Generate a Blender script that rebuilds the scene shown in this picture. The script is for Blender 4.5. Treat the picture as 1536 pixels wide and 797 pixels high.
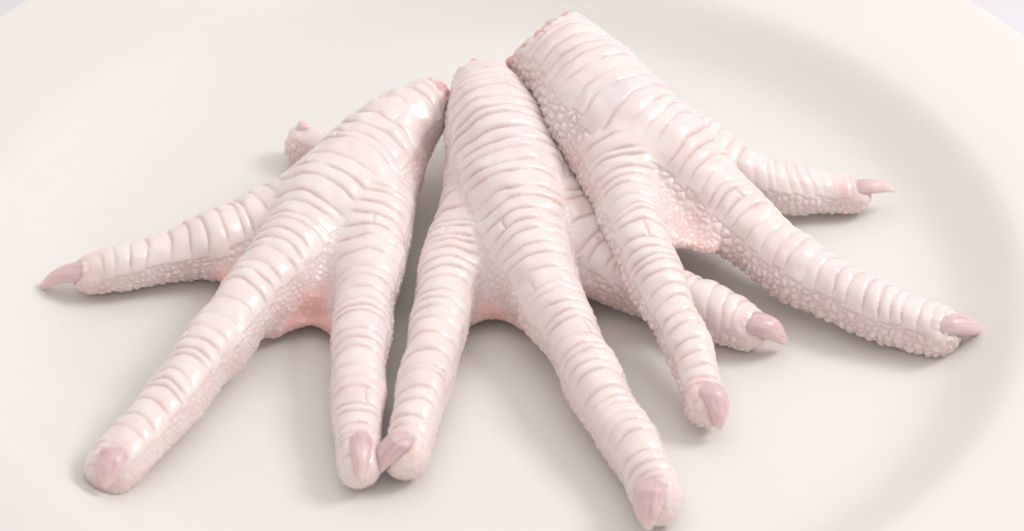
import bpy, math
import numpy as np

for _o in list(bpy.data.objects):
    bpy.data.objects.remove(_o)
scene = bpy.context.scene
R = math.radians

# ------------------------------------------------------------------ camera, light, exposure
cam_data = bpy.data.cameras.new('camera')
cam = bpy.data.objects.new('camera', cam_data)
scene.collection.objects.link(cam)
cam.location = [0.00308, -0.40026, 0.32014]
cam.rotation_euler = (R(90 - 38.0), 0, 0)
cam_data.lens = 101.555
cam_data.sensor_width = 36
cam_data.clip_start = 0.02
cam_data.clip_end = 20
cam_data.dof.use_dof = True
cam_data.dof.focus_distance = 0.502
cam_data.dof.aperture_fstop = 18
scene.camera = cam

world = bpy.data.worlds.new('World')
scene.world = world
world.use_nodes = True
world.node_tree.nodes['Background'].inputs[0].default_value = (1.0, 0.937, 0.905, 1)
world.node_tree.nodes['Background'].inputs[1].default_value = 0.75

def area(name, loc, target, size, power, color, size_y=None):
    l = bpy.data.lights.new(name, 'AREA')
    l.shape = 'RECTANGLE'; l.size = size; l.size_y = size_y or size
    l.energy = power; l.color = color
    o = bpy.data.objects.new(name, l)
    scene.collection.objects.link(o)
    o.location = loc
    from mathutils import Vector
    o.rotation_euler = (Vector(target) - Vector(loc)).to_track_quat('-Z', 'Y').to_euler()
    return o

area('key_softbox', (0.54, 0.08, 0.54), (0, 0, 0), 0.25, 2.7, (1.0, 0.995, 0.985))
area('top_softbox', (0.0, 0.30, 0.98), (0, 0, 0), 1.2, 2.6, (0.985, 1.0, 1.0))

scene.view_settings.view_transform = 'Standard'
scene.view_settings.look = 'None'
scene.view_settings.gamma = 1
scene.view_settings.use_curve_mapping = False
scene.view_settings.exposure = 0.0

# ------------------------------------------------------------------ helpers
def srgb(r, g, b):
    f = lambda c: (c / 12.92 if c <= 0.04045 else ((c + 0.055) / 1.055) ** 2.4)
    return (f(r / 255), f(g / 255), f(b / 255), 1)

def mesh_obj(name, verts, quads, mat, parent=None, smooth=True):
    me = bpy.data.meshes.new(name)
    me.from_pydata([tuple(v) for v in verts], [], [tuple(q) for q in quads])
    me.update()
    if smooth:
        me.shade_smooth()
    me.materials.append(mat)
    o = bpy.data.objects.new(name, me)
    scene.collection.objects.link(o)
    if parent is not None:
        o.parent = parent
    return o

def mesh_np(name, verts, quads, mat, parent=None):
    """fast mesh from numpy arrays"""
    me = bpy.data.meshes.new(name)
    nv, nq = len(verts), len(quads)
    me.vertices.add(nv)
    me.vertices.foreach_set('co', verts.astype(np.float32).ravel())
    me.loops.add(nq * 4)
    me.loops.foreach_set('vertex_index', quads.astype(np.int32).ravel())
    me.polygons.add(nq)
    me.polygons.foreach_set('loop_start', np.arange(0, nq * 4, 4, dtype=np.int32))
    me.update(calc_edges=True)
    me.validate()
    me.shade_smooth()
    me.materials.append(mat)
    o = bpy.data.objects.new(name, me)
    scene.collection.objects.link(o)
    if parent is not None:
        o.parent = parent
    return o

class NT:
    def __init__(self, name):
        self.m = bpy.data.materials.new(name)
        self.m.use_nodes = True
        self.t = self.m.node_tree
        self.b = self.t.nodes['Principled BSDF']
    def n(self, typ, **kw):
        nd = self.t.nodes.new(typ)
        for k, v in kw.items():
            setattr(nd, k, v)
        return nd
    def l(self, a, b):
        self.t.links.new(a, b)
    def mix(self, fac, a, b, typ='MIX'):
        nd = self.n('ShaderNodeMix', data_type='RGBA', blend_type=typ)
        for sock, v in ((nd.inputs[0], fac), (nd.inputs[6], a), (nd.inputs[7], b)):
            if hasattr(v, 'links'):
                self.l(v, sock)
            else:
                sock.default_value = v
        return nd.outputs[2]
    def ramp(self, src, lo, hi, a=0.0, b=1.0):
        nd = self.n('ShaderNodeMapRange', interpolation_type='SMOOTHSTEP')
        self.l(src, nd.inputs[0])
        nd.inputs[1].default_value = lo; nd.inputs[2].default_value = hi
        nd.inputs[3].default_value = a; nd.inputs[4].default_value = b
        return nd.outputs[0]
    def noise(self, vec, scale, detail=3.0, rough=0.5):
        nd = self.n('ShaderNodeTexNoise')
        self.l(vec, nd.inputs['Vector'])
        nd.inputs['Scale'].default_value = scale
        nd.inputs['Detail'].default_value = detail
        nd.inputs['Roughness'].default_value = rough
        return nd.outputs['Fac']
    def attr(self, name):
        return self.n('ShaderNodeAttribute', attribute_name=name).outputs['Fac']

# ------------------------------------------------------------------ materials
def skin_material():
    k = NT('poultry_skin')
    co = k.n('ShaderNodeTexCoord').outputs['Object']
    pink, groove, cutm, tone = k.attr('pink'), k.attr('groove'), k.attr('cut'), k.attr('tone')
    base = k.mix(k.ramp(k.noise(co, 140, 4), 0.35, 0.65), (0.82, 0.73, 0.715, 1), (0.785, 0.652, 0.638, 1))
    base = k.mix(k.ramp(k.noise(co, 55, 2), 0.52, 0.72, 0, 0.35), base, (0.67, 0.585, 0.62, 1))
    base = k.mix(tone, base, (0.83, 0.762, 0.745, 1))
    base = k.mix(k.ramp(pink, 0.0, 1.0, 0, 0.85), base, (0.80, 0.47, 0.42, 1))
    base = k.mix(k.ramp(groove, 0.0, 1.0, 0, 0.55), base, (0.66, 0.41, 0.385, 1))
    base = k.mix(k.ramp(k.attr('lilac'), 0.0, 1.0, 0, 0.6), base, (0.66, 0.62, 0.72, 1))
    base = k.mix(cutm, base, (0.72, 0.44, 0.40, 1))
    k.l(base, k.b.inputs['Base Color'])
    k.b.inputs['Subsurface Weight'].default_value = 0.5
    k.b.inputs['Subsurface Radius'].default_value = (1.0, 0.40, 0.28)
    k.b.inputs['Subsurface Scale'].default_value = 0.0014
    k.l(k.ramp(k.noise(co, 260, 3), 0.3, 0.7, 0.30, 0.42), k.b.inputs['Roughness'])
    k.b.inputs['IOR'].default_value = 1.42
    k.b.inputs['Coat Weight'].default_value = 0.42
    k.l(k.ramp(k.noise(co, 420, 3), 0.35, 0.65, 0.10, 0.30), k.b.inputs['Coat Roughness'])
    bu = k.n('ShaderNodeBump')
    bu.inputs['Strength'].default_value = 0.05
    bu.inputs['Distance'].default_value = 0.0003
    v = k.n('ShaderNodeTexVoronoi'); k.l(co, v.inputs['Vector']); v.inputs['Scale'].default_value = 1500
    h = k.n('ShaderNodeMath', operation='ADD'); k.l(v.outputs['Distance'], h.inputs[0]); k.l(k.noise(co, 1800, 3), h.inputs[1])
    k.l(h.outputs[0], bu.inputs['Height'])
    k.l(bu.outputs[0], k.b.inputs['Normal'])
    return k.m

def claw_material():
    k = NT('claw_horn')
    t = k.attr('along')
    co = k.n('ShaderNodeTexCoord').outputs['Object']
    c = k.mix(k.ramp(t, 0.05, 0.55), (0.59, 0.41, 0.45, 1), (0.73, 0.53, 0.53, 1))
    c = k.mix(k.ramp(t, 0.62, 1.0), c, (0.80, 0.68, 0.62, 1))
    cv = k.n('ShaderNodeCombineXYZ')
    k.l(k.attr('round'), cv.inputs[0])
    dm = k.n('ShaderNodeMath', operation='MULTIPLY'); k.l(t, dm.inputs[0]); dm.inputs[1].default_value = 0.25; k.l(dm.outputs[0], cv.inputs[1])
    oi = k.n('ShaderNodeObjectInfo'); k.l(oi.outputs['Random'], cv.inputs[2])
    streak = k.noise(cv.outputs[0], 5.5, 5, 0.65)
    c = k.mix(k.ramp(streak, 0.40, 0.66, 0, 0.55), c, (0.80, 0.64, 0.62, 1))
    c = k.mix(k.ramp(streak, 0.36, 0.48, 0.5, 0.0), c, (0.56, 0.36, 0.40, 1))
    c = k.mix(k.ramp(k.noise(co, 500, 4), 0.35, 0.7, 0, 0.5), c, (0.72, 0.55, 0.57, 1))
    k.l(c, k.b.inputs['Base Color'])
    k.b.inputs['Subsurface Weight'].default_value = 0.5
    k.b.inputs['Subsurface Radius'].default_value = (1.0, 0.5, 0.45)
    k.b.inputs['Subsurface Scale'].default_value = 0.0012
    k.b.inputs['Roughness'].default_value = 0.40
    k.b.inputs['Coat Weight'].default_value = 0.3
    k.b.inputs['Coat Roughness'].default_value = 0.2
    bu = k.n('ShaderNodeBump'); bu.inputs['Strength'].default_value = 0.12; bu.inputs['Distance'].default_value = 0.0003
    k.l(streak, bu.inputs['Height']); k.l(bu.outputs[0], k.b.inputs['Normal'])
    return k.m

def bone_material():
    k = NT('bone_end')
    co = k.n('ShaderNodeTexCoord').outputs['Object']
    c = k.mix(k.ramp(k.noise(co, 350, 4), 0.35, 0.65), (0.80, 0.64, 0.58, 1), (0.74, 0.52, 0.46, 1))
    k.l(c, k.b.inputs['Base Color'])
    k.b.inputs['Subsurface Weight'].default_value = 0.4
    k.b.inputs['Subsurface Scale'].default_value = 0.0012
    k.b.inputs['Roughness'].default_value = 0.35
    bu = k.n('ShaderNodeBump'); bu.inputs['Strength'].default_value = 0.3; bu.inputs['Distance'].default_value = 0.0004
    k.l(k.noise(co, 700, 3), bu.inputs['Height']); k.l(bu.outputs[0], k.b.inputs['Normal'])
    return k.m

def plate_material():
    k = NT('cream_glaze')
    co = k.n('ShaderNodeTexCoord').outputs['Object']
    c = k.mix(k.ramp(k.noise(co, 22, 3), 0.3, 0.7), (0.742, 0.722, 0.696, 1), (0.757, 0.737, 0.711, 1))
    c = k.mix(k.ramp(k.noise(co, 420, 2), 0.66, 0.76, 0, 0.07), c, (0.55, 0.47, 0.41, 1))
    k.l(c, k.b.inputs['Base Color'])
    k.l(k.ramp(k.noise(co, 30, 4), 0.3, 0.7, 0.46, 0.54), k.b.inputs['Roughness'])
    k.b.inputs['IOR'].default_value = 1.36
    bu = k.n('ShaderNodeBump'); bu.inputs['Strength'].default_value = 0.04; bu.inputs['Distance'].default_value = 0.0006
    k.l(k.noise(co, 160, 3), bu.inputs['Height']); k.l(bu.outputs[0], k.b.inputs['Normal'])
    return k.m

def cloth_material():
    k = NT('white_tabletop')
    co = k.n('ShaderNodeTexCoord').outputs['Object']
    c = k.mix(k.ramp(k.noise(co, 30, 3), 0.3, 0.7), (0.68, 0.675, 0.72, 1), (0.70, 0.695, 0.74, 1))
    k.l(c, k.b.inputs['Base Color'])
    k.b.inputs['Roughness'].default_value = 0.6
    return k.m

SKIN, CLAW, BONE, PLATE, CLOTH = skin_material(), claw_material(), bone_material(), plate_material(), cloth_material()

# ------------------------------------------------------------------ setting: tabletop, plate
top = mesh_obj('tabletop', [(-1.5, -1.2, -0.009), (1.5, -1.2, -0.009), (1.5, 1.8, -0.009), (-1.5, 1.8, -0.009)], [(0, 1, 2, 3)], CLOTH)
top['kind'] = 'structure'

def plate():
    # profile in mm: (radius, height), top face from the centre out, round the lip and back underneath
    top_p = [(0, 0), (20, 0), (40, 0.02), (60, 0.12), (70, 0.35), (75, 1.0), (79, 2.3), (83, 4.7), (87, 7.6), (89, 8.9), (91, 9.8), (94.5, 10.4),
             (101, 11.0), (108, 11.6), (113, 12.1), (116, 12.4), (117.4, 12.4), (118.2, 11.8), (118.3, 11.1), (117.6, 10.3), (114, 9.3),
             (105, 7.5), (96, 6.3), (91, 5.2), (84, 0.2), (76, -3.4), (68, -5.0), (62, -5.6), (60, -8.6), (57, -8.8), (55, -8.2), (54, -5.2), (30, -5.0), (0, -5.0)]
    pr = np.array(top_p, float) * np.array([1.028, 1.0])
    # Catmull-Rom refinement of the profile
    out = []
    for i in range(len(pr) - 1):
        p0, p1, p2, p3 = pr[max(i - 1, 0)], pr[i], pr[i + 1], pr[min(i + 2, len(pr) - 1)]
        for j in range(3):
            t = j / 3
            out.append(0.5 * ((2 * p1) + (p2 - p0) * t + (2 * p0 - 5 * p1 + 4 * p2 - p3) * t * t + (3 * p1 - p0 - 3 * p2 + p3) * t ** 3))
    out.append(pr[-1]); out = np.array(out); out[:, 0] = np.maximum(out[:, 0], 0)
    N = 192
    vs, fs = [(0, 0, 0)], []
    ring = out[1:-1]
    for r, z in ring:
        for a in range(N):
            th = 2 * math.pi * a / N
            vs.append((r * math.cos(th) / 1000, r * math.sin(th) / 1000, z / 1000))
    last = len(vs); vs.append((0, 0, out[-1][1] / 1000))
    for a in range(N):
        fs.append((0, 1 + a, 1 + (a + 1) % N))
        e = 1 + (len(ring) - 1) * N
        fs.append((e + (a + 1) % N, e + a, last))
    for k in range(len(ring) - 1):
        b0, b1 = 1 + k * N, 1 + (k + 1) * N
        for a in range(N):
            c = (a + 1) % N
            fs.append((b0 + a, b1 + a, b1 + c, b0 + c))
    o = mesh_obj('plate', vs, fs, PLATE)
    o['label'] = 'round cream glazed dinner plate with wide rim under the raw chicken feet'
    o['category'] = 'plate'
    return o
plate()

# ------------------------------------------------------------------ numpy noise
def hash3(ix, iy, iz, seed):
    h = (ix.astype(np.int64) * 374761393 + iy.astype(np.int64) * 668265263 + iz.astype(np.int64) * 2147483647 + seed * 1274126177) & 0xffffffff
    h = ((h ^ (h >> 13)) * 1274126177) & 0xffffffff
    h = ((h ^ (h >> 16)) * 2246822519) & 0xffffffff
    return ((h ^ (h >> 15)) & 0xffff).astype(np.float32) / 65535.0

def vnoise(p, scale, seed=0):
    q = p / scale
    i = np.floor(q).astype(np.int64); f = (q - i).astype(np.float32); f = f * f * (3 - 2 * f)
    r = np.zeros(len(p), np.float32)
    for dx in (0, 1):
        for dy in (0, 1):
            for dz in (0, 1):
                w = (f[:, 0] if dx else 1 - f[:, 0]) * (f[:, 1] if dy else 1 - f[:, 1]) * (f[:, 2] if dz else 1 - f[:, 2])
                r += w * hash3(i[:, 0] + dx, i[:, 1] + dy, i[:, 2] + dz, seed)
    return r * 2 - 1

def worley(p, cell, seed=0, jit=0.8):
    """distance to the nearest cell border, in the units of p, and a random value of the cell"""
    q = p / cell
    i = np.floor(q).astype(np.int64); f = (q - i).astype(np.float32)
    f1 = np.full(len(p), 9.0, np.float32); f2 = f1.copy(); cid = np.zeros(len(p), np.float32)
    for dx in (-1, 0, 1):
        for dy in (-1, 0, 1):
            for dz in (-1, 0, 1):
                a, b, c = i[:, 0] + dx, i[:, 1] + dy, i[:, 2] + dz
                hx, hy, hz = hash3(a, b, c, seed + 1), hash3(a, b, c, seed + 2), hash3(a, b, c, seed + 3)
                d = np.sqrt((dx + 0.5 + (hx - 0.5) * jit - f[:, 0]) ** 2 + (dy + 0.5 + (hy - 0.5) * jit - f[:, 1]) ** 2 + (dz + 0.5 + (hz - 0.5) * jit - f[:, 2]) ** 2)
                near = d < f1
                f2 = np.where(near, f1, np.minimum(f2, d)); cid = np.where(near, hx, cid); f1 = np.where(near, d, f1)
    return (f2 - f1) * 0.5 * cell, cid

def sstep(x, a, b):
    t = np.clip((x - a) / (b - a), 0, 1); return t * t * (3 - 2 * t)

# ------------------------------------------------------------------ implicit surface of a foot (millimetres)
def spline(pts, step):
    P = np.array(pts, float); out = []
    for i in range(len(P) - 1):
        p0, p1, p2, p3 = P[max(i - 1, 0)], P[i], P[i + 1], P[min(i + 2, len(P) - 1)]
        n = max(2, int(np.linalg.norm((p2 - p1)[:3]) / step))
        for j in range(n):
            t = j / n
            out.append(0.5 * ((2 * p1) + (p2 - p0) * t + (2 * p0 - 5 * p1 + 4 * p2 - p3) * t * t + (3 * p1 - p0 - 3 * p2 + p3) * t ** 3))
    out.append(P[-1]); return np.array(out)

FAR = 6.0
class Grid:
    def __init__(s, lo, hi, h):
        s.lo, s.h = np.array(lo, float), h
        s.n = np.ceil((np.array(hi) - s.lo) / h).astype(int) + 1
        s.ax = [(s.lo[k] + h * np.arange(s.n[k])).astype(np.float32) for k in range(3)]
    def new(s): return np.full(s.n, FAR, np.float32)
    def capsule(s, arr, a, b, ra, rb):
        m = max(ra, rb) + 5.4
        lo, hi = np.minimum(a, b) - m, np.maximum(a, b) + m
        i0 = np.clip(np.floor((lo - s.lo) / s.h).astype(int), 0, s.n); i1 = np.clip(np.ceil((hi - s.lo) / s.h).astype(int) + 1, 0, s.n)
        if (i1 <= i0).any(): return
        X = s.ax[0][i0[0]:i1[0], None, None] - np.float32(a[0]); Y = s.ax[1][None, i0[1]:i1[1], None] - np.float32(a[1]); Z = s.ax[2][None, None, i0[2]:i1[2]] - np.float32(a[2])
        d = (b - a).astype(np.float32); L = float(np.dot(d, d)) + 1e-9
        t = np.clip((X * d[0] + Y * d[1] + Z * d[2]) / np.float32(L), 0, 1)
        v = np.sqrt((X - t * d[0]) ** 2 + (Y - t * d[1]) ** 2 + (Z - t * d[2]) ** 2) - (np.float32(ra) + t * np.float32(rb - ra))
        sl = arr[i0[0]:i1[0], i0[1]:i1[1], i0[2]:i1[2]]
        np.minimum(sl, v, out=sl)

def smin(a, b, k):
    h = np.maximum(k - np.abs(a - b), 0) / k
    return np.minimum(a, b) - h * h * (k * 0.25)

def surface_nets(D, lo, h):
    S = D < 0
    c = [S[i:S.shape[0] - 1 + i, j:S.shape[1] - 1 + j, k:S.shape[2] - 1 + k] for i in (0, 1) for j in (0, 1) for k in (0, 1)]
    cnt = np.zeros(c[0].shape, np.uint8)
    for x in c: cnt += x
    act = (cnt > 0) & (cnt < 8)
    idx = np.argwhere(act)
    num = np.full(act.shape, -1, np.int32); num[act] = np.arange(len(idx), dtype=np.int32)
    I, J, K = idx.T
    acc = np.zeros((len(idx), 3)); w = np.zeros(len(idx))
    offs = [(i, j, k) for i in (0, 1) for j in (0, 1) for k in (0, 1)]
    vals = {o: D[I + o[0], J + o[1], K + o[2]].astype(np.float64) for o in offs}
    for o in offs:
        for ax in range(3):
            if o[ax] == 0:
                q = list(o); q[ax] = 1; q = tuple(q)
                a, b = vals[o], vals[q]
                m = (a < 0) != (b < 0)
                t = np.where(m, a / np.where(m, a - b, 1), 0)
                p = np.array(o, float)[None, :].repeat(len(idx), 0); p[:, ax] = t
                acc[m] += p[m]; w[m] += 1
    V = np.array(lo) + h * (idx + acc / w[:, None])
    quads = []
    for ax in range(3):
        u, v = (ax + 1) % 3, (ax + 2) % 3
        sl0 = [slice(1, -1)] * 3; sl1 = [slice(1, -1)] * 3
        sl0[ax] = slice(0, -1); sl1[ax] = slice(1, None)
        A, B = S[tuple(sl0)], S[tuple(sl1)]
        for flip, M in ((False, A & ~B), (True, ~A & B)):
            e = np.argwhere(M)
            off = np.ones(3, int); off[ax] = 0
            e = e + off
            def cell(du, dv):
                q = e.copy(); q[:, u] += du; q[:, v] += dv
                return num[q[:, 0], q[:, 1], q[:, 2]]
            Q = np.stack([cell(-1, -1), cell(0, -1), cell(0, 0), cell(-1, 0)], 1)
            if flip: Q = Q[:, ::-1]
            quads.append(Q)
    Q = np.concatenate(quads)
    return V, Q[(Q >= 0).all(1)]

def vnormals(V, Q):
    d1, d2 = V[Q[:, 2]] - V[Q[:, 0]], V[Q[:, 3]] - V[Q[:, 1]]
    fn = np.cross(d1, d2)
    N = np.stack([np.bincount(Q.ravel(), np.repeat(fn[:, k], 4), len(V)) for k in range(3)], 1)
    return N / (np.linalg.norm(N, axis=1, keepdims=True) + 1e-12)

def smooth_mesh(V, Q, it, f=0.5):
    a = np.concatenate([Q[:, 0], Q[:, 1], Q[:, 2], Q[:, 3]]); b = np.concatenate([Q[:, 1], Q[:, 2], Q[:, 3], Q[:, 0]])
    deg = np.bincount(a, minlength=len(V)) + np.bincount(b, minlength=len(V))
    for _ in range(it):
        M = np.stack([np.bincount(a, V[b, k], len(V)) + np.bincount(b, V[a, k], len(V)) for k in range(3)], 1) / np.maximum(deg, 1)[:, None]
        V = V + f * (M - V)
    return V

def axis_distance(p, L):
    """signed distance to a tapered polyline (n,4)"""
    best = np.full(len(p), 1e9)
    for i in range(len(L) - 1):
        a, d = L[i, :3], L[i + 1, :3] - L[i, :3]
        w = p - a
        t = np.clip(w @ d / (d @ d), 0, 1)
        v = w - t[:, None] * d
        best = np.minimum(best, np.sqrt((v * v).sum(1)) - (L[i, 3] + t * (L[i + 1, 3] - L[i, 3])))
    return best

def axis_frame(p, L, soft):
    """smooth arc length, offset from the axis, radius and tangent: a soft average over the axis points"""
    tan = np.gradient(L[:, :3], axis=0); tan /= np.linalg.norm(tan, axis=1, keepdims=True)
    pre = np.concatenate([L[:1, :3] - tan[:1] * k for k in range(14, 0, -1)]); post = np.concatenate([L[-1:, :3] + tan[-1:] * k for k in range(1, 15)])
    A = np.concatenate([pre, L[:, :3], post]).astype(np.float32)
    r = np.concatenate([np.full(14, L[0, 3]), L[:, 3], np.full(14, L[-1, 3])])
    T = np.concatenate([np.repeat(tan[:1], 14, 0), tan, np.repeat(tan[-1:], 14, 0)])
    cum = np.concatenate([[0], np.cumsum(np.linalg.norm(np.diff(L[:, :3], axis=0), axis=1))])
    s = np.concatenate([np.arange(-14, 0), cum, cum[-1] + np.arange(1, 15)])
    tab = np.concatenate([s[:, None], r[:, None], T, A], 1)
    out = np.zeros((len(p), 8))
    for i in range(0, len(p), 20000):
        q = p[i:i + 20000].astype(np.float32)
        d2 = ((q[:, None, :] - A[None]) ** 2).sum(2)
        W = np.exp(-(d2 - d2.min(1, keepdims=True)) / (2 * soft * soft)); W /= W.sum(1, keepdims=True)
        out[i:i + 20000] = W @ tab
    T = out[:, 2:5]; T = T / np.linalg.norm(T, axis=1, keepdims=True)
    return out[:, 0], p - out[:, 5:8], out[:, 1], T, cum[-1]

VOX = 0.24
def profile(e, w):
    return 1 - np.exp(-np.maximum(e, 0) / w)

def scute_field(ch, p, S, V, r, T, total, pebE, pebId):
    """relief (mm), groove mask for points belonging to one toe"""
    rng = np.random.default_rng(ch['seed'])
    z = np.array([0, 0, 1.0])
    U = z - T * (T @ z)[:, None]; U /= np.linalg.norm(U, axis=1, keepdims=True)
    Sd = np.cross(T, U)
    th = np.arctan2((V * Sd).sum(1), (V * U).sum(1))
    f = np.clip(S / total, 0, 1)
    th = th - np.radians(ch['roll'][0] * (1 - f) + ch['roll'][1] * f)
    # plate boundaries along the toe
    b = [-12.0]
    while b[-1] < total + 12:
        big = ch.get('big', 1.28) if ch.get('trunk') and b[-1] < 0.33 * total else 1.0
        b.append(b[-1] + big * ch['period'] * (1 + ch.get('vary', 1.0) * (rng.choice([0.55, 0.8, 0.95, 1.1, 1.3, 1.5], p=[.17, .2, .18, .17, .15, .13]) - 1)))
    b = np.array(b); n = len(b)
    wob = (0.42 + ch.get('rough', 0.0) * (1 - sstep(f, 0.12, 0.36))) * vnoise(p, 3.6, ch['seed']) + 0.07 * vnoise(p, 1.5, ch['seed'] + 5)
    se = S + wob - 0.75 * th * th + th * 0.55 * vnoise(np.stack([S / 9, S * 0, S * 0], 1), 1.0, ch['seed'])
    shank = ch.get('trunk', 0) * (1 - sstep(f, 0.28, 0.36))
    k = np.clip(np.searchsorted(b, se) - 1, 0, n - 2)
    per = b[k + 1] - b[k]; x = (se - b[k]) / per
    e = np.minimum(x, 1 - x) * per
    # some plates are split lengthwise
    sp = rng.uniform(-0.6, 0.6, n); pr = np.where(b < 0.33 * total, ch.get('broken', 0.10), 0.10); sp[rng.random(n) > pr] = 99
    e = np.minimum(e, np.abs(th - sp[k] - 0.15 * wob) * r)
    bl = np.radians(ch['band']) * rng.uniform(0.88, 1.08, n); br = np.radians(ch['band']) * rng.uniform(0.88, 1.08, n)
    e2 = np.where(th > 0, br[k] - th, bl[k] + th) * r
    amp = rng.uniform(0.85, 1.15, n)[k]
    ee = np.minimum(e, e2)
    w = 0.30
    deep = np.clip(0.85 + 0.65 * vnoise(p, 6.0, ch['seed'] + 8) + 0.6 * vnoise(p, 2.8, ch['seed'] + 9), 0.22, 1.4) * (0.3 + 0.7 * sstep(e2, 0.0, 2.8))
    hs = 0.86 * ch.get('amp', 0.33) * (1 + 0.12 * shank) * amp * deep * (profile(ee, w) - 0.35) + 0.12 * np.sin(np.pi * np.clip(x, 0, 1)) + 0.17 * (x - 0.5) * sstep(ee, 0.0, 0.35) * deep
    inside = e2 > 0
    pe = np.minimum(pebE, -e2)
    hp = (0.7 + 0.3 * sstep(-e2, 0, 1.5)) * ch.get('pa', 0.75) * (profile(pe, 0.48) - 0.35) * (0.8 + 0.4 * pebId)
    endf = sstep(S - total, -0.3 * r.mean(), 0.5 * r.mean())
    hp0 = 0.65 * ch.get('pa', 0.75) * (profile(pebE, 0.48) - 0.35) * (0.8 + 0.4 * pebId)
    h = np.where(inside, hs, hp) * (1 - endf) + hp0 * endf
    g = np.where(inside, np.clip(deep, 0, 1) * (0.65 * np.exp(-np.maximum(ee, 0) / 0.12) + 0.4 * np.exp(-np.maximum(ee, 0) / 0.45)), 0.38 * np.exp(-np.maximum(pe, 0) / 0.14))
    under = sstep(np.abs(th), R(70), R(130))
    return h, g, under, x, inside

def seg_dist(p, a, b):
    d = b - a; t = np.clip((p - a) @ d / (d @ d), 0, 1)
    return np.linalg.norm(p - a - t[:, None] * d, axis=1), t

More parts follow.
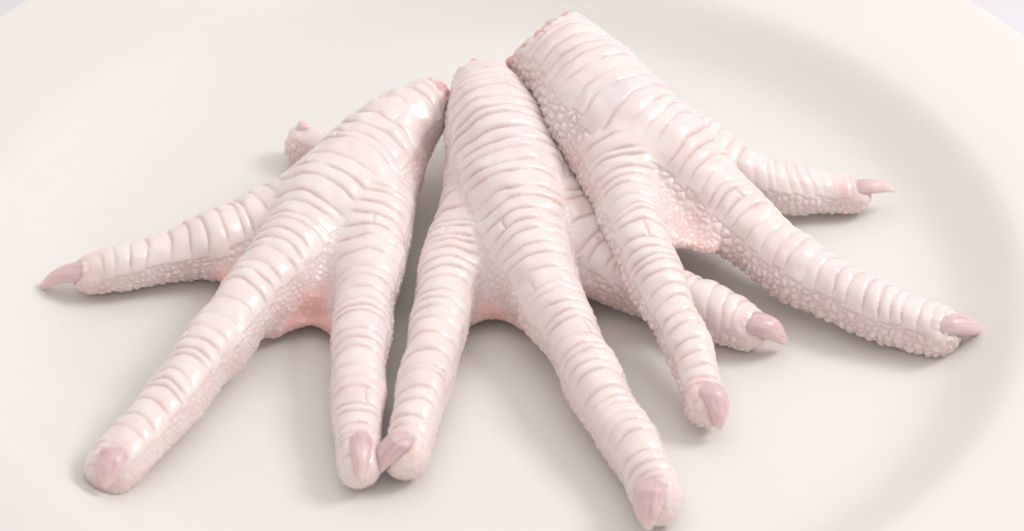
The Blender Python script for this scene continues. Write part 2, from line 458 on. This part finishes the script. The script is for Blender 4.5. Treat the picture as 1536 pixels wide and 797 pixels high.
def build_skin(spec, parent):
    lines = [spline(c['pts'], 0.9) for c in spec['chains']]
    for c, L in zip(spec['chains'], lines):
        # toe joints swell a little
        u = np.linspace(0, 1, len(L)); k = sstep(u, 0.45, 0.6) if c.get('trunk') else sstep(u, 0.1, 0.3)
        L[:, 3] *= 1 + 0.035 * k * np.sin(np.arange(len(L)) * 0.9 * 2 * np.pi / 14 + c['seed'])
    allp = np.concatenate(lines)
    lo = (allp[:, :3] - allp[:, 3:]).min(0) - 2.0; hi = (allp[:, :3] + allp[:, 3:]).max(0) + 2.0
    lo[2] = -1.5
    G = Grid(lo, hi, VOX)
    D = None
    for c, L in zip(spec['chains'], lines):
        A = G.new()
        for i in range(len(L) - 1):
            G.capsule(A, L[i, :3], L[i + 1, :3], L[i, 3], L[i + 1, 3])
        if c.get('trunk'):
            # cut across the shank where it was severed
            t = np.array(c['cutn'])
            Pl = (G.ax[0][:, None, None] - L[0, 0]) * t[0] + (G.ax[1][None, :, None] - L[0, 1]) * t[1] + (G.ax[2][None, None, :] - L[0, 2]) * t[2]
            A = np.maximum(A, Pl.astype(np.float32))
            D = A; cutn = t; cutp = L[0, :3]
        else:
            D = smin(D, A, c.get('blend', 5.0))
    weblines = []
    for w in spec['webs']:
        rows = w['rows']; A = G.new()
        for (a0, b0), (a1, b1) in zip(rows[:-1], rows[1:]):
            a0, b0, a1, b1 = map(np.array, (a0, b0, a1, b1))
            n = max(2, int(max(np.linalg.norm(a1 - a0), np.linalg.norm(b1 - b0)) / 0.5))
            for j in range(n + 1):
                t = j / n; a = a0 + t * (a1 - a0); b = b0 + t * (b1 - b0)
                G.capsule(A, a, b, w['r'], w['r']); weblines.append((a, b, w['r'], w['pink']))
        D = smin(D, A, 4.4)
    # the soles flatten where they bear on the plate
    Z = G.ax[2][None, None, :]
    D = -smin(-D, np.broadcast_to(Z - 0.06, D.shape).astype(np.float32), 0.8)
    V, Q = surface_nets(D, G.lo, G.h)
    del D
    V = smooth_mesh(V, Q, 4)
    N = vnormals(V, Q)
    # large soft irregularities, then folds near the cut
    V = V + N * (0.32 * vnoise(V, 5.5, 3) + 0.16 * vnoise(V, 2.4, 4))[:, None]
    n = len(V)
    c0 = spec['chains'][0]; s0 = np.linalg.norm(V - np.array(c0['pts'][0])[:3], axis=1)
    V = V + N * (spec.get('folds', 0.12) * (1 - sstep(s0, 14, 30)) * vnoise(V * np.array([1.0, 1.0, 0.7]), 2.0, 61))[:, None]
    pebs = {}
    H = np.zeros(n); Gr = np.zeros(n); Un = np.zeros(n); Tn = np.zeros(n); W = np.zeros(n)
    cands = []
    for c, L in zip(spec['chains'], lines):
        L2 = L[::2] if (len(L) % 2) else np.concatenate([L[::2], L[-1:]])
        lo2, hi2 = (L[:, :3] - L[:, 3:]).min(0) - 4, (L[:, :3] + L[:, 3:]).max(0) + 4
        m = np.where(((V > lo2) & (V < hi2)).all(1))[0]
        d = axis_distance(V[m], L2)
        S, Vv, r, T, tot = axis_frame(V[m], L, 5.0 if c.get('trunk') else 2.5)
        if not c.get('trunk'):
            # a toe's own plates begin where its axis leaves the shank
            dt = axis_distance(L2[:, :3], lines[0][::2]); ls = np.concatenate([[0], np.cumsum(np.linalg.norm(np.diff(L2[:, :3], axis=0), axis=1))])
            inn = ls[dt < -1.2]; s_in = inn.max() if len(inn) else 0.0
            d = d + 3.0 * (1 - sstep(S, s_in - 2.5, s_in + 1.5))
        cands.append((c, m, S, Vv, r, d, T, tot))
    dmin = np.full(n, 9.0)
    for c, m, S, Vv, r, d, T, tot in cands:
        dmin[m] = np.minimum(dmin[m], d)
    dweb = np.full(n, 9.0); wpk = np.zeros(n)
    for a, b, r, pk in weblines:
        lo2, hi2 = np.minimum(a, b) - 3, np.maximum(a, b) + 3
        m = np.where(((V > lo2) & (V < hi2)).all(1))[0]
        if len(m):
            dd, _ = seg_dist(V[m], a, b); wpk[m] = np.where(dd - r < dweb[m], pk, wpk[m]); dweb[m] = np.minimum(dweb[m], dd - r)
    dmin = np.minimum(dmin, dweb)
    for c, m, S, Vv, r, d, T, tot in cands:
        w = np.exp(-np.clip(d - dmin[m], 0, 30) / 0.35)
        s = w > 0.004; m, S, Vv, r, T, w = m[s], S[s], Vv[s], r[s], T[s], w[s]
        if c['cell'] not in pebs:
            pebs[c['cell']] = worley(V, c['cell'], 7)
        pe, pid = pebs[c['cell']]
        h, g, un, x, ins = scute_field(c, V[m], S, Vv, r, T, tot, pe[m], pid[m])
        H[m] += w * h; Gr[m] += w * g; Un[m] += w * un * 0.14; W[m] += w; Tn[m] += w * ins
    ww = np.exp(-np.clip(dweb - dmin, 0, 30) / 0.5)
    pe, pid = worley(V, 1.05, 17)
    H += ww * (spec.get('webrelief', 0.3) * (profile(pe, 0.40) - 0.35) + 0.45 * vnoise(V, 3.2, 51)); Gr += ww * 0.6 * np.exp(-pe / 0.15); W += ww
    H /= W; Gr /= W; Un /= W; Tn /= W; Wb = ww / W
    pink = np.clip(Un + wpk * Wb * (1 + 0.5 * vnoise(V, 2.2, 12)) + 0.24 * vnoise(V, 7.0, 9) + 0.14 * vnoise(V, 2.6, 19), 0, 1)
    pink = np.clip(pink + 0.30 * np.exp(-np.maximum(dweb, 0) / 2.5) * np.clip(0.8 + 0.8 * vnoise(V, 3.5, 83), 0, 1.3) * wpk / 0.5, 0, 1)
    # cut face
    cd = (V - cutp) @ cutn
    cutm = sstep(cd, -0.9, -0.2)
    H = H * (1 - cutm) + cutm * 0.5 * vnoise(V, 1.3, 31)
    ragged = sstep(cd, -2.2, -0.2)
    # nail folds: skin sinks under the claw and swells round its root
    for cl in spec['claws']:
        b, t = np.array(cl['base']), np.array(cl['tip']); ax = t - b
        dd, tt = seg_dist(V, b - ax * 0.12, t)
        ds = dd - cl['w'] * (1 - 0.75 * tt)
        fold = np.exp(-((ds - 0.75) / 0.55) ** 2) * sstep(-tt, -0.6, -0.15)
        near = ds < 2.2
        H = np.where(near, H * (1 - 0.6 * fold) + 0.20 * fold, H)
        ahead = (V - b) @ ax / np.linalg.norm(ax)
        sd = np.cross(ax, b - np.array(cl['axis'])); sd /= np.linalg.norm(sd)
        ahead = ahead - 0.45 * ((V - b) @ sd) ** 2 / cl['w']
        H = np.where((ds < 0.28) & (ahead > 0.3 * cl['w']), H - 0.25 * sstep(-ds, -0.28, -0.05), H)
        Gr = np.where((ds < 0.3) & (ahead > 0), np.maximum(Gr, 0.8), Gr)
        H = np.where((ds < 0.0) & (ahead > 0.25 * cl['w']), -np.clip(0.1 - ds, 0.1, 2.2) * sstep(ahead, 0.2 * cl['w'], 0.7 * cl['w']), H)
        pink = np.clip(pink + 0.25 * np.exp(-np.maximum(ds, 0) / 1.2), 0, 1)
    V2 = V + N * H[:, None] + cutn * (spec.get('rag', 1.0) * ragged * (1.2 * vnoise(V, 2.0, 41) + 0.7 * vnoise(V, 0.9, 42)))[:, None]
    V2 = smooth_mesh(V2, Q, 1, 0.25)
    V2[:, 2] = np.maximum(V2[:, 2], 0.03)
    o = mesh_np('skin', V2 / 1000, Q, SKIN, parent)
    lil = np.zeros(n)
    for x, y, z, rr in spec.get('tints', []):
        dd = np.linalg.norm(V - np.array([x, y, z]), axis=1)
        lil = np.maximum(lil, np.exp(-(dd / rr) ** 2) * np.clip(0.75 + 0.5 * vnoise(V, 2.5, 71), 0, 1))
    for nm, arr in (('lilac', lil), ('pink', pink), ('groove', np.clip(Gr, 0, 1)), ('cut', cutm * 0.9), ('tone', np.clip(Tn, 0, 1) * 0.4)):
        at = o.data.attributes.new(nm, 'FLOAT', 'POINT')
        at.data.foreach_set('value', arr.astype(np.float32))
    return o

def build_claw(cl, parent, seed):
    rng = np.random.default_rng(seed)
    b, t, c = np.array(cl['base']), np.array(cl['tip']), np.array(cl['axis'])
    ax = t - b; L = np.linalg.norm(ax); T = ax / L
    out = b - c; out = out + np.array([0, 0, 0.6]) * np.linalg.norm(out); out -= T * (out @ T); out /= np.linalg.norm(out)
    side = np.cross(T, out)
    w0 = cl['w'] * 0.95; M, K = 28, 22
    vs, along, round_ = [], [], []
    for i in range(M + 1):
        u = -0.25 + 1.25 * (i / M) ** 1.25
        tt = np.clip(u, 0, 1)
        wd = w0 * (0.97 + 0.10 * math.sin(math.pi * min(tt * 1.3, 1))) * max(1 - tt ** 2.6, 0.0) ** 0.58 * (1 - 0.22 * tt)
        wd = max(wd, 0.02 if i == M else 0.10 * w0)
        if u < 0: wd *= math.sqrt(max(1 - (u / 0.27) ** 2, 0.02))
        hgt = wd * 0.72
        arch = 0.10 * L * math.sin(math.pi * tt) 
        p = b + ax * u + out * (arch - 0.06 * L * tt ** 3 - 0.12 * w0 - 2.6 * w0 * max(-u, 0))
        for j in range(K):
            a = 2 * math.pi * j / K
            cs, sn = math.cos(a), math.sin(a)
            x = wd * np.sign(cs) * abs(cs) ** 0.9
            y = hgt * (sn * 1.0 if sn > 0 else sn * 0.55)
            y += 0.06 * w0 * (1 - abs(cs)) * (sn > 0)           # a low keel along the back
            q = p + side * x + out * y
            q = q + out * 0.03 * w0 * math.sin(9 * tt + 3 * cs + seed)
            vs.append(q); along.append(tt); round_.append(math.cos(a))
    fs = []
    for i in range(M):
        for j in range(K):
            k = (j + 1) % K
            fs.append((i * K + j, i * K + k, (i + 1) * K + k, (i + 1) * K + j))
    fs.append(tuple(range(K))[::-1]); fs.append(tuple(M * K + j for j in range(K)))
    o = mesh_obj('claw', np.array(vs) / 1000, fs, CLAW, parent)
    for nm, arr in (('along', along), ('round', round_)):
        at = o.data.attributes.new(nm, 'FLOAT', 'POINT'); at.data.foreach_set('value', np.array(arr, np.float32))
    return o

def build_bone(bn, parent, seed):
    a, b = np.array(bn[0]), np.array(bn[1])
    p0, p1, r0, r1 = a[:3], b[:3], a[3], b[3]
    T = (p1 - p0) / np.linalg.norm(p1 - p0); s = np.cross(T, [0.3, 0.2, 1]); s /= np.linalg.norm(s); u = np.cross(s, T)
    prof = [(-1.0, 0.8), (-0.4, 0.95), (0, 1.0), (0.4, 1.0), (0.75, 1.0), (1.0, 0.95), (1.25, 0.8), (1.42, 0.55), (1.45, 0.35), (1.30, 0.25), (1.2, 0.02)]
    K = 24; vs, fs = [], []; Ln = np.linalg.norm(p1 - p0)
    for f, rr in prof:
        r = (r0 + (r1 - r0) * np.clip(f, 0, 1)) * rr
        for j in range(K):
            an = 2 * math.pi * j / K
            q = r * (1 + 0.09 * math.sin(2 * an + seed) + 0.05 * math.sin(5 * an + f * 3))
            vs.append(p0 + T * Ln * f + s * q * math.cos(an) + u * q * math.sin(an))
    for i in range(len(prof) - 1):
        for j in range(K):
            k = (j + 1) % K
            fs.append((i * K + j, i * K + k, (i + 1) * K + k, (i + 1) * K + j))
    fs.append(tuple(range(K))[::-1]); fs.append(tuple((len(prof) - 1) * K + j for j in range(K)))
    o = mesh_obj('bone_end', np.array(vs) / 1000, fs, BONE, parent)
    m = o.modifiers.new('smooth', 'SUBSURF'); m.levels = 2; m.render_levels = 2
    return o

# ------------------------------------------------------------------ the three feet: axis points (x, y, z, radius) in millimetres
FEET = {'left': {'folds': 0.38,
          'chains': [{'pts': [[-10.291, 41.874, 15.0, 3.342], [-14.455, 35.411, 15.0, 5.884], [-18.396, 30.76, 13.2, 7.442],
                              [-23.92, 23.842, 11.0, 8.958], [-28.979, 14.936, 9.8, 9.09], [-33.338, 6.728, 9.0, 7.566], [-37.54, -2.218, 8.2, 6.536],
                              [-43.002, -12.688, 7.5, 5.745], [-48.593, -23.86, 6.2, 5.427], [-53.683, -35.326, 5.5, 5.109],
                              [-58.564, -44.46, 5.0, 4.708], [-62.004, -50.376, 4.6, 4.339]],
                      'trunk': 1,
                      'period': 2.9,
                      'band': 68,
                      'roll': (0, 14),
                      'cell': 1.0,
                      'pa': 0.5,
                      'rough': 0.5,
                      'broken': 0.35,
                      'seed': 1,
                      'cutn': [0.742, 0.519, 0.423]},
                     {'pts': [[-27.981, 19.157, 9.8, 6.259], [-35.732, 16.676, 8.2, 5.767], [-42.674, 11.9, 7.0, 5.614], [-48.985, 8.107, 6.3, 5.705],
                              [-54.277, 6.68, 5.3, 4.987], [-59.457, 4.745, 5.0, 4.382], [-65.223, 2.95, 4.6, 4.136], [-69.676, 2.312, 4.2, 3.897],
                              [-71.244, 1.484, 4.1, 3.657]],
                      'period': 3.0,
                      'band': 72,
                      'roll': (0, 0),
                      'cell': 1.3,
                      'seed': 2,
                      'blend': 3.5},
                     {'pts': [[-20.814, 21.253, 10.5, 6.998], [-20.899, 9.268, 9.0, 6.409], [-21.875, -3.342, 7.6, 5.83],
                              [-22.674, -15.946, 6.6, 5.264], [-22.922, -27.18, 5.6, 4.952], [-22.469, -38.574, 4.8, 4.313],
                              [-22.054, -49.011, 4.1, 3.481]],
                      'period': 2.6,
                      'band': 70,
                      'roll': (0, 0),
                      'cell': 1.0,
                      'pa': 0.5,
                      'seed': 3},
                     {'pts': [[-24.475, 33.636, 6.0, 3.459], [-30.94, 38.33, 4.6, 3.738], [-36.083, 40.587, 3.9, 3.628],
                              [-36.068, 41.797, 5.8, 2.126]],
                      'period': 2.4,
                      'band': 60,
                      'roll': (0, 0),
                      'cell': 1.3,
                      'seed': 4,
                      'blend': 2.0}],
          'webs': [{'pink': 0.65,
                    'rows': [[[-28.849, 11.5, 8.8], [-21.675, 10.321, 8.2]], [[-33.004, 2.946, 6.4], [-22.685, -2.003, 5.8]],
                             [[-36.268, -6.499, 4.9], [-24.79, -8.353, 4.6]], [[-38.123, -11.777, 2.9], [-31.581, -8.714, 2.8]],
                             [[-31.581, -8.714, 2.8], [-27.957, -11.411, 2.9]]],
                    'r': 1.08},
                   {'pink': 0.65,
                    'rows': [[[-36.163, 12.889, 7.0], [-34.683, 7.975, 7.0]], [[-43.644, 7.587, 5.5], [-40.182, 0.274, 5.5]],
                             [[-48.109, 2.886, 4.2], [-45.597, -3.753, 4.2]]],
                    'r': 1.2}],
          'claws': [{'base': [-71.912, 0.589, 6.0], 'tip': [-81.268, 0.65, 1.9], 'w': 2.116, 'axis': [-71.244, 1.484, 4.1], 'cr': 3.657},
                    {'base': [-61.227, -51.74, 9.441],
                     'tip': [-62.291, -56.871, 6.722],
                     'w': 2.473,
                     'axis': [-62.004, -50.376, 4.6],
                     'cr': 4.339,
                     'chip': 1},
                    {'base': [-21.634, -45.977, 7.505], 'tip': [-21.361, -53.997, 5.697], 'w': 1.959, 'axis': [-22.054, -49.011, 4.1], 'cr': 3.481},
                    {'base': [-35.992, 41.177, 6.7], 'tip': [-36.413, 43.311, 8.4], 'w': 1.373, 'axis': [-36.068, 41.797, 5.8], 'cr': 2.126}],
          'bone': [[-10.723, 39.559, 16.0, 2.587], [-11.711, 40.85, 17.5, 1.725]]},
 'centre': {'tints': [[13.15, 17.07, 10.3, 3.0]],
            'rag': 0.35,
            'chains': [{'pts': [[-3.771, 46.55, 16.0, 3.734], [-1.72, 38.62, 16.5, 6.64], [-0.07, 27.793, 16.5, 9.074], [1.514, 20.683, 13.6, 10.089],
                                [3.432, 12.459, 11.8, 9.51], [4.603, 4.248, 10.6, 8.228], [6.799, -3.183, 9.4, 7.447], [10.066, -13.504, 8.6, 5.959],
                                [12.179, -18.382, 8.0, 5.462], [15.54, -27.447, 7.0, 5.166], [18.8, -36.646, 6.2, 4.983],
                                [22.419, -45.24, 5.4, 4.699], [25.427, -52.799, 4.9, 4.427], [26.65, -57.558, 4.6, 4.072]],
                        'trunk': 1,
                        'period': 2.7,
                        'band': 66,
                        'roll': (0, 12),
                        'cell': 1.25,
                        'pa': 0.5,
                        'seed': 11,
                        'amp': 0.42,
                        'broken': 0.04,
                        'big': 0.95,
                        'vary': 0.85,
                        'cutn': [-0.179, 0.892, 0.415]},
                       {'pts': [[-2.446, 17.608, 10.2, 6.002], [-5.593, 9.076, 8.4, 5.581], [-7.905, -2.58, 7.0, 5.607],
                                [-9.411, -15.578, 6.3, 5.155], [-11.105, -27.18, 5.6, 4.727], [-12.759, -37.626, 5.0, 4.318],
                                [-14.276, -46.955, 4.3, 3.71]],
                        'period': 2.5,
                        'band': 70,
                        'roll': (0, 0),
                        'cell': 1.0,
                        'pa': 0.5,
                        'seed': 12},
                       {'pts': [[6.925, 20.028, 11.4, 6.978], [12.831, 10.971, 9.2, 6.186], [17.828, 4.224, 7.2, 5.901], [23.219, -1.565, 6.2, 5.504],
                                [30.101, -5.694, 5.3, 5.242], [36.907, -9.465, 4.9, 4.982], [41.414, -11.971, 4.4, 4.388],
                                [43.644, -13.369, 4.2, 3.919]],
                        'period': 2.8,
                        'band': 70,
                        'roll': (0, 0),
                        'cell': 1.3,
                        'seed': 13,
                        'blend': 3.5}],
            'webs': [{'pink': 0.5,
                      'rows': [[[-3.601, 11.111, 7.6], [0.365, 3.768, 8.0]], [[-4.314, -0.617, 6.2], [2.725, -4.392, 6.2]],
                               [[-4.832, -8.346, 3.4], [0.047, -7.357, 3.2]], [[0.047, -7.357, 3.2], [5.626, -10.069, 3.6]]],
                      'r': 1.08},
                     {'pink': 0.5,
                      'rows': [[[12.23, 9.602, 8.0], [15.737, 6.221, 7.6]], [[14.121, 1.218, 7.0], [18.56, -0.176, 6.6]],
                               [[15.248, -2.878, 5.0], [21.432, -3.879, 4.6]]],
                      'r': 1.08}],
            'claws': [{'base': [-15.366, -47.454, 8.231], 'tip': [-19.116, -49.623, 3.336], 'w': 2.495, 'axis': [-14.276, -46.955, 4.3], 'cr': 3.71},
                      {'base': [24.862, -59.33, 8.536],
                       'tip': [24.658, -63.323, 3.138],
                       'w': 2.763,
                       'axis': [26.65, -57.558, 4.6],
                       'cr': 4.072,
                       'chip': 1},
                      {'base': [45.224, -15.209, 6.886], 'tip': [51.02, -14.928, 2.2], 'w': 2.52, 'axis': [43.644, -13.369, 4.2], 'cr': 3.919}],
            'bone': [[-4.523, 46.548, 15.4, 1.619], [-4.8, 49.132, 15.6, 1.375]]},
 'right': {'rag': 0.65,
           'webrelief': 0.5,
           'tints': [[22.29, 22.76, 26.75, 4.0], [18.75, 20.93, 23.26, 3.0]],
           'chains': [{'pts': [[8.574, 52.046, 19.5, 7.998], [13.187, 43.298, 20.0, 9.248], [18.739, 32.922, 20.0, 10.2],
                               [24.315, 24.136, 18.8, 10.08], [29.966, 20.072, 17.0, 8.844], [35.477, 16.204, 14.8, 7.147],
                               [40.889, 10.805, 12.0, 6.401], [45.709, 5.032, 10.0, 6.242], [51.303, -0.32, 8.2, 5.853], [57.973, -5.522, 6.8, 5.35],
                               [65.711, -10.396, 5.8, 5.085], [72.591, -13.621, 5.0, 4.719], [76.248, -15.071, 4.7, 4.365]],
                       'trunk': 1,
                       'period': 2.75,
                       'band': 66,
                       'roll': (-8, 0),
                       'cell': 1.6,
                       'seed': 21,
                       'broken': 0.12,
                       'amp': 0.5,
                       'pa': 1.1,
                       'big': 1.0,
                       'vary': 0.7,
                       'cutn': [-0.632, 0.585, 0.508]},
                      {'pts': [[16.569, 27.308, 19.5, 7.469], [20.213, 18.076, 18.0, 6.665], [23.038, 7.818, 16.0, 5.871],
                               [25.539, -2.493, 14.3, 5.327], [28.139, -11.705, 12.0, 4.921], [30.776, -18.318, 10.0, 4.314],
                               [32.848, -23.626, 8.5, 3.947], [34.34, -29.116, 6.5, 3.81], [35.583, -34.623, 4.6, 3.563]],
                       'period': 2.4,
                       'band': 68,
                       'roll': (0, 0),
                       'cell': 1.45,
                       'seed': 22,
                       'amp': 0.42,
                       'pa': 0.9},
                      {'pts': [[32.575, 31.244, 14.5, 5.486], [39.789, 27.076, 11.5, 5.106], [45.83, 24.525, 9.0, 4.616],
                               [52.284, 24.297, 6.3, 4.507], [59.55, 25.363, 4.6, 4.156], [64.216, 25.287, 4.2, 3.668],
                               [65.684, 25.217, 4.1, 3.424]],
                       'period': 2.7,
                       'band': 70,
                       'roll': (0, 0),
                       'cell': 1.3,
                       'seed': 23,
                       'blend': 3.5}],
           'webs': [{'pink': 0.3,
                     'rows': [[[25.371, 18.118, 16.5], [31.92, 16.737, 15.0]], [[27.109, 9.16, 15.0], [34.58, 9.064, 13.6]],
                              [[29.012, 2.511, 13.4], [37.317, 3.644, 11.8]], [[31.549, 0.813, 12.2], [37.65, 0.335, 10.8]]],
                     'r': 0.96}],
           'claws': [{'base': [36.423, -34.897, 8.052], 'tip': [37.985, -38.738, 2.887], 'w': 2.437, 'axis': [35.583, -34.623, 4.6], 'cr': 3.563},
                     {'base': [77.926, -16.88, 7.804], 'tip': [85.022, -13.239, 3.2], 'w': 2.168, 'axis': [76.248, -15.071, 4.7], 'cr': 4.365},
                     {'base': [65.196, 24.227, 6.2], 'tip': [73.892, 26.055, 5.0], 'w': 1.827, 'axis': [65.684, 25.217, 4.1], 'cr': 3.424}],
           'bone': [[11.802, 48.768, 17.5, 3.241], [10.704, 51.0, 17.5, 3.002]]}}

LABELS = {
    'left': 'leftmost raw chicken foot, small back toe peeking out behind its shank',
    'centre': 'raw chicken foot wedged between two others, one toe passing under its neighbour',
    'right': 'raw chicken foot with ragged broad cut shank, its first toe lying across the middle foot',
}
for si, (side, spec) in enumerate(FEET.items()):
    pts = np.array([p for c in spec['chains'] for p in c['pts']])
    root = bpy.data.objects.new('chicken_foot', None)
    scene.collection.objects.link(root)
    root.empty_display_size = 0.01
    base = np.array([pts[:, 0].mean(), pts[:, 1].mean(), 0]) / 1000
    root['label'] = LABELS[side]; root['category'] = 'chicken foot'; root['group'] = 'raw chicken feet on the plate'
    build_skin(spec, root)
    for i, cl in enumerate(spec['claws']):
        build_claw(cl, root, si * 10 + i)
    build_bone(spec['bone'], root, si)
    for ch in root.children:
        ch.data.transform(__import__('mathutils').Matrix.Translation(tuple(-base)))
    root.location = tuple(base)
